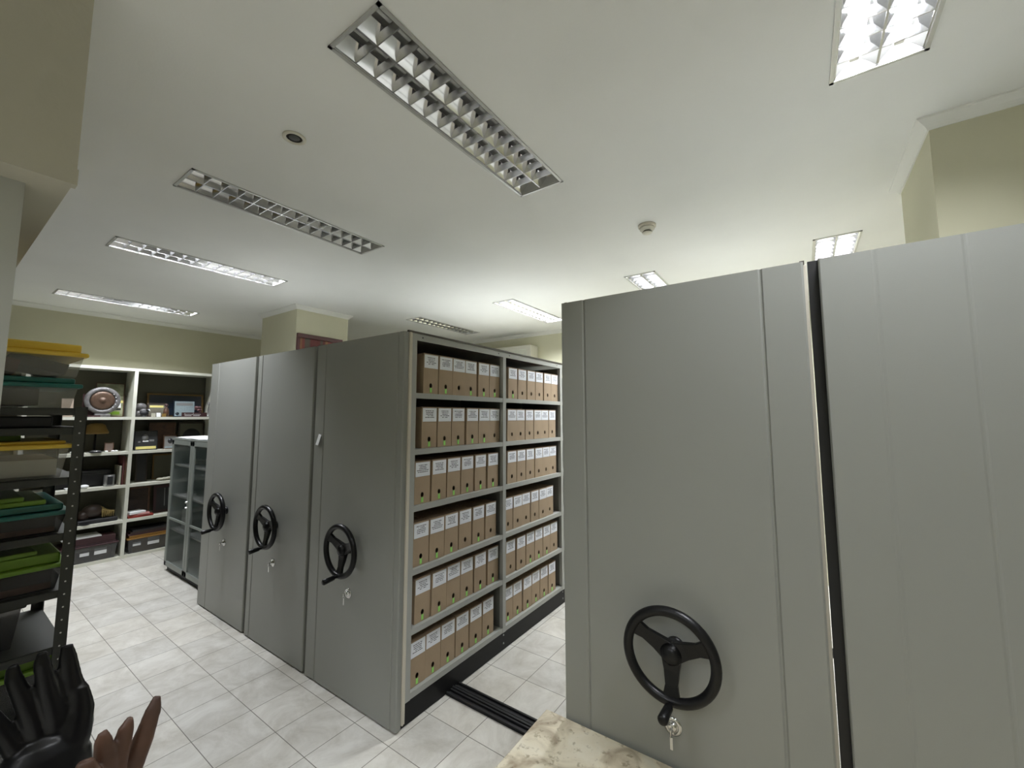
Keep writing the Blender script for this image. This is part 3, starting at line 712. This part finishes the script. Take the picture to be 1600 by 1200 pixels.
# third row left
t = thing('photo_mug', 'silver cylinder mug printed with a dark portrait, third row', 'mug', (-7.14, 1.46, Z3))
MB().lathe([(.048, 0), (.052, .01), (.052, .135), (.047, .138), (.047, .02), (.0001, .018)], 24).build('cup', M['silver'], t)
MB().box(.040, -.025, .02, .0535, .025, .12).build('portrait_print', M['photo_dark'], t, bevel=.002)
t = thing('white_round_pebble', 'rounded white pebble like object at the front of third row left', 'ornament', (-7.12, 1.235, Z3))
MB().ball((0, 0, .022), .038, None, 18, (1, 1.25, .6)).build('pebble', M['paper'], t)
b = MB().box(-.05, -.05, 0, .05, .04, .018).build('white_card_box', M['paper']); b.location = (-7.15, 1.13, Z3); tag(b, 'flat white box at the left end of the third row', 'box')
for k, (y, hh, mm, lb) in enumerate(((1.555, .24, 'cream', 'short pale book upright in third row left, leftmost of three'), (1.582, .36, 'redbrown', 'middle tall dark red book upright in third row left'), (1.604, .345, 'mwood', 'brown tall book against the divider in third row'))):
    b = MB().box(-.24, -.010, 0, 0, .009, hh).build('book', M[mm], bevel=.002); b.location = (-7.11, y, Z3); b.rotation_euler = (.0, 0, 0); tag(b, lb, 'book', 'upright books in the third row')
t = thing('black_case', 'long black instrument case at the back of third row left', 'case', (-7.30, 1.25, Z3))
MB().box(-.10, -.24, 0, .08, .24, .20).build('body', M['blackm'], t, bevel=.02)
MB().box(.080, -.22, .15, .086, .20, .158).build('trim_line', M['rack'], t)
# third row right
b = MB()
for k in range(5): b.ball((-.02 + .012 * (k % 2), -.10 + .05 * k, .020 + .004 * k), .034, None, 12, (1.6, 1.2, .5))
b = b.build('folded_cream_cloth', M['cream']); b.location = (-7.15, 2.08, Z3); tag(b, 'folded cream cloth lying on the third row right', 'cloth')
picture('dark_leaning_panel', 'narrow dark panel leaning near the divider in third row right', 'panel', (-7.26, 1.80, Z3), .12, .37, M['dwood'], M['blackm'], .1, .012)
picture('olive_framed_print', 'dim olive framed print at the back of third row right', 'framed print', (-7.36, 2.12, Z3), .36, .34, M['brass'], M['olive_shaded'], .08, .018)
# fourth row left: carved shell with gold fringe
t = thing('carved_gold_ornament', 'black and gold carved ornament on a black stand, fourth row left', 'ornament', (-7.20, 1.40, Z2))
MB().box(-.10, -.20, 0, .08, .17, .05).build('stand', M['blackm'], t, bevel=.012)
b = MB(); b.ball((0, -.05, .14), .09, None, 18, (.7, 1.2, .9)); b.ball((0, -.14, .10), .06); b.build('carved_body', M['dwood'], t)
b = MB()
for k in range(6): b.tube([(.02, .01 + .012 * k, .19 - .012 * k), (.045, .03 + .020 * k, .12), (.05, .03 + .020 * k, .06)], [.012, .014, .007], 8)
b.build('gold_fringe', M['gold'], t)
t = thing('dark_red_tin', 'small dark red patterned tin at the left of fourth row', 'tin', (-7.13, 1.16, Z2))
MB().box(-.03, -.05, 0, .03, .03, .115).build('body', mat('dark_red_pattern', (.13, .035, .035), .5, noise=.5, nscale=45), t, bevel=.004)
MB().box(-.032, -.052, .100, .032, .032, .118).build('lid', M['maroon'], t, bevel=.003)
t = thing('small_black_saucer', 'small black saucer at the shelf edge, fourth row left', 'saucer', (-7.11, 1.275, Z2))
MB().lathe([(.025, 0), (.042, .010), (.040, .012), (.0001, .006)], 20).build('saucer', M['blackm'], t)
# fourth row right: stacks and frames
for k, (dy, dx, hz_, mm, lb) in enumerate(((0, 0, .030, 'red', 'bottom red folder of the small stack in fourth row right'), (.0, .0, .0, 'pink', ''), (.0, .0, .0, 'paper', ''))):
    pass
zz = Z2
for (w_, hz_, mm, dy, rz, lb) in ((.13, .026, 'red', 0, .05, 'red folder at the bottom of the small stack in fourth row right'), (.11, .020, 'pink', -.015, -.15, 'pink folder in the middle of the fourth row stack'), (.085, .030, 'paper', -.04, .2, 'white booklet on top of the red and pink folders')):
    b = MB().box(-.10, -w_, 0, .05, w_, hz_).build('folder' if mm != 'paper' else 'booklet', M[mm], bevel=.004); b.location = (-7.15, 1.79 + dy, zz); b.rotation_euler = (0, 0, rz)
    tag(b, lb, 'folder' if mm != 'paper' else 'booklet', 'small stack in the fourth row'); zz += hz_ + .0005
picture('brown_wooden_frame', 'plain brown framed panel standing behind the red and white stack', 'framed panel', (-7.30, 1.80, Z2), .25, .36, M['mwood'], M['dwood'], .1, .02)
picture('maroon_plaque', 'dark maroon plaque with pale vertical lines, fourth row right', 'plaque', (-7.24, 2.07, Z2), .24, .36, M['maroon'], M['blackm'], .1, .03, extra=[('r', .0, .2, .004, .12, M['photo_grey']), ('r', .045, .2, .004, .12, M['photo_grey'])])
# bottom row
def storage_bin(label, loc, dx, dy, dz, bodym, lidm, group=None, lid_h=.03, content=None, rz=0, lab_=None, gname='storage_bin'):
    t = thing(gname, label, 'storage bin', loc, rz, group)
    b = MB(); ins_ = .018; zt = dz - lid_h
    b.taper(-dx, -dy / 2, 0, dy / 2, 0, zt, ins_)
    b.f.pop(1); b.mi.pop(); b.sm.pop()
    b.build('body', bodym, t)
    l = MB(); l.box(-dx - .012, -dy / 2 - .012, zt - .012, .012, dy / 2 + .012, zt + .006); l.box(-dx + .01, -dy / 2 + .01, zt + .006, -.01, dy / 2 - .01, dz)
    l.build('lid', lidm, t, bevel=.006)
    if content:
        c = MB()
        for (x0, y0, z0, x1, y1, z1, mm, tl) in content:
            c.box(x0, y0, z0, x1, y1, z1, M[mm], T((x0 + x1) / 2, (y0 + y1) / 2, (z0 + z1) / 2) @ RX(tl) @ T(-(x0 + x1) / 2, -(y0 + y1) / 2, -(z0 + z1) / 2))
        c.build('contents', None, t)
    if lab_:
        for (y, z, a, h_) in lab_: MB().box(.001, y - a, z - h_, .003, y + a, z + h_, None, T(-.010, 0, 0)).build('label', M['paper'], t)
    return t
b = MB().box(-.30, -.21, 0, 0, .21, .075).build('maroon_flat_box', M['maroon'], bevel=.004); b.location = (-7.10, 1.35, Z1 + .212)
tag(b, 'flat maroon box on the clear bin, bottom row left', 'box')
b = MB().box(-.26, -.22, 0, 0, .12, .012).build('white_sheet', M['paper'], bevel=.002); b.location = (-7.105, 1.31, Z1 + .2875); tag(b, 'white sheet lying on the flat maroon box, bottom row', 'paper sheet')
storage_bin('smoky clear storage bin with two white labels, bottom row left', (-7.09, 1.33, Z1), .33, .50, .21, M['bin_dark'], M['maroon'], None, .02, [(-.30, -.20, .01, -.02, .20, .14, 'pap_dark', 0)], lab_=[(-.04, .10, .04, .02), (.10, .11, .055, .035)])
storage_bin('clear storage bin with an amber lid and pale labels, bottom row right', (-7.09, 1.93, Z1), .33, .50, .22, M['bin_dark'], M['amber'], None, .035, [(-.30, -.20, .01, -.02, .20, .15, 'hatm', 0)], lab_=[(-.16, .11, .04, .022), (.01, .12, .06, .045)])
zz = Z1 + .2215
for k, (w_, hz_, mm, nm, lb) in enumerate(((.24, .022, 'maroon', 'flat_frame', 'flat maroon frame lying on the amber lidded bin'), (.22, .020, 'dwood', 'flat_frame', 'dark wooden flat frame in the middle above the amber lidded bin'), (.20, .018, 'blackm', 'flat_frame', 'black flat frame on top of the amber bin pile'))):
    b = MB().box(-.28, -w_, 0, 0, w_, hz_).build(nm, M[mm], bevel=.003); b.location = (-7.10, 1.92, zz); tag(b, lb, 'frame', 'flat frames on the amber bin'); zz += hz_ + .0005

# ---------------------------------------------------------------- glass cabinet
gx0, gx1, gy0, gy1, gt = -6.185, -4.925, 1.80, 2.20, 1.52
t = thing('glass_cabinet', 'grey green steel display cabinet with two glass doors left of the mobile units', 'cabinet', (gx0, gy0, 0))
W_ = gx1 - gx0; Dp = gy1 - gy0
b = MB(); b.box(0, .018, .05, .012, Dp, gt); b.box(W_ - .012, .018, .05, W_, Dp, gt); b.box(0, Dp - .006, .05, W_, Dp, gt); b.box(0, .018, .05, W_, Dp, .07); b.box(0, .0, gt - .015, W_, Dp, gt)
b.build('casing', M['cabglass_frame'], t)
MB().box(.02, .03, 0, W_ - .02, Dp - .02, .05).build('base', M['blackm'], t)
for z in (.46, .85, 1.20): MB().box(.013, .03, z, W_ - .013, Dp - .007, z + .018).build('shelf', M['shelf_dark'], t)
for i in range(2):
    x0 = .004 + i * (W_ / 2); x1 = x0 + W_ / 2 - .008
    d = MB()
    d.box(x0, 0, .06, x0 + .055, .018, gt - .02); d.box(x1 - .055, 0, .06, x1, .018, gt - .02)
    d.box(x0, 0, .06, x1, .018, .115); d.box(x0, 0, gt - .07, x1, .018, gt - .02); d.box(x0 + .055, .002, .585, x1 - .055, .016, .61)
    do = d.build('door', M['cabglass_frame'], t, bevel=.002)
    MB().box(x0 + .053, .007, .11, x1 - .053, .011, gt - .068).build('pane', M['pane'], do)
    if i == 0:
        hd = MB(); xx = x1 - .03
        for z in (.78, .84): hd.lathe([(.014, 0), (.014, .004), (.008, .008), (.012, .018), (.0001, .024)], 16, None, T(xx, 0, z) @ RX(PI / 2))
        hd.build('handle', M['chrome'], do)
# things in and on it
b = MB(); pts = []
N = 16
rl = random.Random(5)
v = []; f = []
for i in range(N + 1):
    for j in range(5): v.append((.02 + (W_ - .04) * i / N, .02 + (Dp - .04) * j / 4, .006 + .014 * rl.random() * (1 if 0 < j < 5 else .4)))
for i in range(N):
    for j in range(4): a = i * 5 + j; f.append((a, a + 5, a + 6, a + 1))
b.add(v, f, None, True); b.add([(p[0], p[1], .0005) for p in v], [tuple(reversed(q)) for q in f])
b = b.build('plastic_sheeting', M['paper']); b.location = (gx0, gy0, gt); tag(b, 'crumpled white sheeting lying on top of the glass cabinet', 'sheet')
for k, (x, z, kind, lb) in enumerate(((-6.0, 1.218, 'b', 'white bowl on the top inner shelf of the glass cabinet'), (-5.80, 1.218, 's', 'stack of pale plates behind the left glass door'), (-5.35, .868, 'v', 'tall grey green vase behind the right glass door'), (-5.85, .478, 'c', 'dim grey carton in the lower left of the glass cabinet'), (-5.25, .478, 'd', 'dim grey carton in the lower right of the glass cabinet'))):
    o = MB()
    if kind == 'b': o.lathe([(.03, 0), (.03, .008), (.065, .05), (.062, .05), (.028, .014), (.0001, .012)], 22)
    elif kind == 's':
        for q in range(4): o.lathe([(.04, .012 * q), (.09, .012 * q + .014), (.088, .012 * q + .017), (.0001, .012 * q + .006)], 24)
    elif kind == 'v': o.lathe([(.05, 0), (.06, .12), (.04, .24), (.045, .28), (.04, .28), (.035, .24), (.0001, .2)], 22)
    else: o.box(-.16, -.10, 0, .16, .10, .22)
    o = o.build({'b': 'bowl', 's': 'plate_stack', 'v': 'vase'}.get(kind, 'carton'), M['plastic_white'] if kind in 'bs' else M['shelf_dark']); o.location = (x, 1.99, z); tag(o, lb, {'b': 'bowl', 's': 'plates', 'v': 'vase'}.get(kind, 'carton'))

# ---------------------------------------------------------------- dark steel rack with bins
RX0, RXB, RY1, RY0 = -2.50, -3.06, .425, -.55
t = thing('steel_rack', 'dark grey slotted steel rack of storage bins at the left edge', 'rack', (RX0, RY1, 0))
def post(x, sx, y, sy):
    b = MB(); w_ = .038
    b.box(x, y, 0, x + sx * .0025, y + sy * w_, 1.82); b.box(x, y, 0, x + sx * w_, y + sy * .0025, 1.82)
    o = b.build('post', M['rack'], t)
    h = MB(); z = .06
    while z < 1.80:
        xx = x + (.0006 if sx < 0 else -.0006)
        h.lathe([(.0001, 0), (.0032, 0), (.0032, .0008), (.0001, .0008)], 8, None, T(xx - .0004, y + sy * .020, z) @ RY(PI / 2))
        z += .05 * (1 if int(z * 20) % 5 else 1)
    h.build('bolt_hole', M['tube_off'], o)
post(0, -1, 0, -1); post(RXB - RX0, 1, 0, -1); post(0, -1, RY0 - RY1, 1); post(RXB - RX0, 1, RY0 - RY1, 1)
RL = [1.815, 1.735, 1.530, 1.305, 1.080, .862, .15]
for z in RL:
    s_ = MB(); s_.box(-.004, -.004, z - .002, RXB - RX0 + .004, RY0 - RY1 + .004, z)
    for x_ in (-.004, RXB - RX0 + .004): s_.box(x_, -.004, z - .030, x_ + (.0015 if x_ < -.1 else -.0015), RY0 - RY1 + .004, z)
    for y_ in (-.004, RY0 - RY1 + .004): s_.box(-.004, y_, z - .030, RXB - RX0 + .004, y_ + (.0015 if y_ < -.1 else -.0015), z)
    s_.build('shelf', M['rack'], t)
# bins: x front about -2.52, far end y about .40
def rbin(label, z, dz, bodym, lidm, lid_h=.03, y1=.40, dx=.46, dy=.60, content=None, x=-2.525):
    return storage_bin(label, (x, y1 - dy / 2, z + .0005), dx, dy, dz, bodym, lidm, 'storage bins on the dark rack', lid_h, content)
rbin('clear bin with a teal lid on top of the rack, under the yellow lidded bin', 1.815, .125, M['bin'], M['teal'], .030, .395, dy=.62, content=[(-.42, -.28, .01, -.02, .20, .075, 'blackm', 0)])
rbin('clear bin with a bright yellow lid, highest on the rack', 1.9475, .138, M['bin'], M['yellow'], .042, .405, dy=.62,
     content=[(-.40, .10, .03, -.05, .27, .075, 'blackm', -.25), (-.42, -.02, .02, -.03, .13, .075, 'redbrown', -.2), (-.42, -.28, .01, -.03, .05, .05, 'pap_dark', .1), (-.40, -.22, .04, -.10, -.05, .09, 'cream', .2)])
b = MB().box(-.40, -.50, 0, 0, 0, .045).build('black_binder', M['blackm'], bevel=.006); b.location = (-2.53, .33, 1.7355); tag(b, 'flat black binder in the narrow gap below the top rack shelf', 'binder')
rbin('clear bin of papers with a flat yellow lid on the second rack tier', 1.530, .150, M['bin'], M['yellow'], .020, .385, content=[(-.42, -.26, .01, -.02, .08, .05, 'cream', 0), (-.42, .07, .01, -.02, .27, .075, 'plastic_white', 0), (-.42, -.26, .055, -.02, .05, .09, 'pap_dark', 0)])
t2 = thing('lime_small_box', 'small lime green box on the yellow lidded bin, second rack tier', 'box', (-2.60, .255, 1.6815))
MB().box(-.10, -.09, 0, 0, 0, .034).build('body', M['lime'], t2, bevel=.003); MB().box(-.103, -.093, .0345, .003, .003, .042).build('lid', M['plastic_white'], t2, bevel=.002)
rbin('clear bin of brown files with a teal lid on the third rack tier', 1.305, .118, M['bin_dark'], M['teal'], .034, .395, content=[(-.42, -.27, .008, -.012, .27, .072, 'pap_dark', 0)])
for k, (y1, zz, hz_) in enumerate(((.335, 1.4240, .020), (.275, 1.4445, .018))):
    b = MB().box(-.38, -.50, 0, 0, 0, hz_).build('bin_lid', M['lime'], bevel=.006); b.location = (-2.54, y1, zz); tag(b, ['lower', 'upper'][k] + ' loose lime green lid above the teal lidded bin, third tier', 'lid', 'loose lime lids on the third tier')
rbin('clear bin of files with a lime green lid on the fourth rack tier', 1.080, .145, M['bin_dark'], M['lime'], .046, .400, content=[(-.42, -.27, .008, -.012, .27, .085, 'pap_dark', 0)])
b = MB().box(-.38, -.50, 0, 0, 0, .018).build('bin_lid', M['lime'], bevel=.006); b.location = (-2.54, .325, 1.2260); b.rotation_euler = (0, 0, .05); tag(b, 'loose lime green lid lying on the fourth tier bin', 'lid')
rbin('smoky dark bin set back on the lowest visible rack shelf', .862, .185, M['bin_dark'], M['rack'], .02, .305, dx=.34, x=-2.60)
rbin('bin with an olive green end below the lowest visible rack shelf', .62, .20, M['bin_dark'], M['lime'], .05, .415, dx=.40, content=None, x=-2.56)
rbin('dark bin on the floor shelf of the rack', .15, .4695, M['bin_dark'], M['rack'], .02, .395, dx=.42)

# ---------------------------------------------------------------- carved wooden hands
def carved_hand(name, label, loc, fingers, palm, m_, wrist, seamm=None):
    """fingers: lists of (point, radius); palm: list of balls; everything fused to one carved surface"""
    t = thing(name, label, 'carved hand', loc)
    L0 = Vector(loc); b = MB()
    side = (Vector((0, 0, 1.78)) - Vector((loc[0], loc[1], .9))).normalized()
    for pts in fingers:
        P = [Vector(p) - L0 for p, r in pts]; Rr = [r for p, r in pts]
        # resample for smoothness
        Q = []; QR = []
        for k in range(len(P) - 1):
            for u_ in range(4): q = u_ / 4; Q.append(P[k].lerp(P[k + 1], q)); QR.append(Rr[k] * (1 - q) + Rr[k + 1] * q)
        Q.append(P[-1]); QR.append(Rr[-1])
        b.tube(Q, QR, 14, None, True, .62, side)
    for c, r, sc in palm: b.ball(Vector(c) - L0, r, None, 20, sc)
    P = [Vector(p) - L0 for p, r in wrist]; b.tube(P, [r for p, r in wrist], 20, None, True, .8, side)
    o = b.build('hand', m_, t)
    rm = o.modifiers.new('fuse', 'REMESH'); rm.mode = 'VOXEL'; rm.voxel_size = .0055; rm.use_smooth_shade = True
    sm = o.modifiers.new('soften', 'SMOOTH'); sm.iterations = 3; sm.factor = .5
    MB().lathe([(.15, 0), (.15, .03), (.11, .05), (.09, .06)], 28).build('base', m_, t)
    return t
xb = -1.60
carved_hand('carved_brown_hand', 'carved brown wooden hand with spread pointed fingers, bottom left foreground', (-1.60, .36, 0),
    [[((xb, .474, .962), .010), ((xb + .005, .466, .93), .020), ((xb, .447, .855), .026), ((xb, .42, .775), .029), ((xb, .39, .68), .03)],
     [((xb + .02, .412, .946), .008), ((xb + .02, .403, .92), .019), ((xb + .02, .394, .868), .023), ((xb + .015, .385, .80), .025), ((xb, .37, .68), .03)],
     [((xb + .03, .352, .946), .010), ((xb + .03, .354, .92), .020), ((xb + .03, .362, .865), .025), ((xb + .02, .368, .80), .026), ((xb, .35, .68), .03)],
     [((xb + .07, .315, .915), .016), ((xb + .07, .315, .89), .026), ((xb + .05, .330, .84), .032), ((xb + .03, .345, .76), .034), ((xb, .34, .68), .035)],
     [((xb + .05, .255, .83), .014), ((xb + .05, .270, .80), .026), ((xb + .03, .30, .73), .032), ((xb, .33, .62), .035)]],
    [((xb, .365, .66), .115, (.55, .85, 1.1))], M['hand_brown'],
    [((xb, .36, .64), .085), ((xb, .36, .5), .07), ((xb, .36, .3), .06), ((xb, .36, .04), .075)])
xk = -1.95
carved_hand('carved_black_hand', 'polished black carved wooden hand with upright fingers, left edge foreground', (-1.95, .27, 0),
    [[((xk, .333, 1.058), .014), ((xk, .337, 1.02), .022), ((xk, .347, .95), .028), ((xk, .365, .87), .036), ((xk, .372, .80), .042), ((xk, .345, .70), .05)],
     [((xk + .01, .278, 1.065), .012), ((xk + .01, .281, 1.03), .020), ((xk + .01, .296, .955), .024), ((xk + .01, .318, .87), .028), ((xk, .33, .78), .034), ((xk, .32, .68), .04)],
     [((xk, .222, 1.05), .012), ((xk, .226, 1.01), .020), ((xk, .25, .94), .024), ((xk, .28, .85), .028), ((xk, .30, .76), .032), ((xk, .30, .66), .04)],
     [((xk, .165, 1.00), .012), ((xk, .172, .96), .019), ((xk, .21, .88), .023), ((xk, .25, .79), .027), ((xk, .28, .68), .034)],
     [((xk + .01, .368, .92), .022), ((xk + .01, .374, .85), .036), ((xk + .01, .360, .78), .050), ((xk, .33, .66), .06)]],
    [((xk, .30, .68), .125, (.55, .95, 1.1))], M['hand_black'],
    [((xk, .29, .66), .09), ((xk, .28, .5), .075), ((xk, .27, .3), .065), ((xk, .27, .04), .08)])
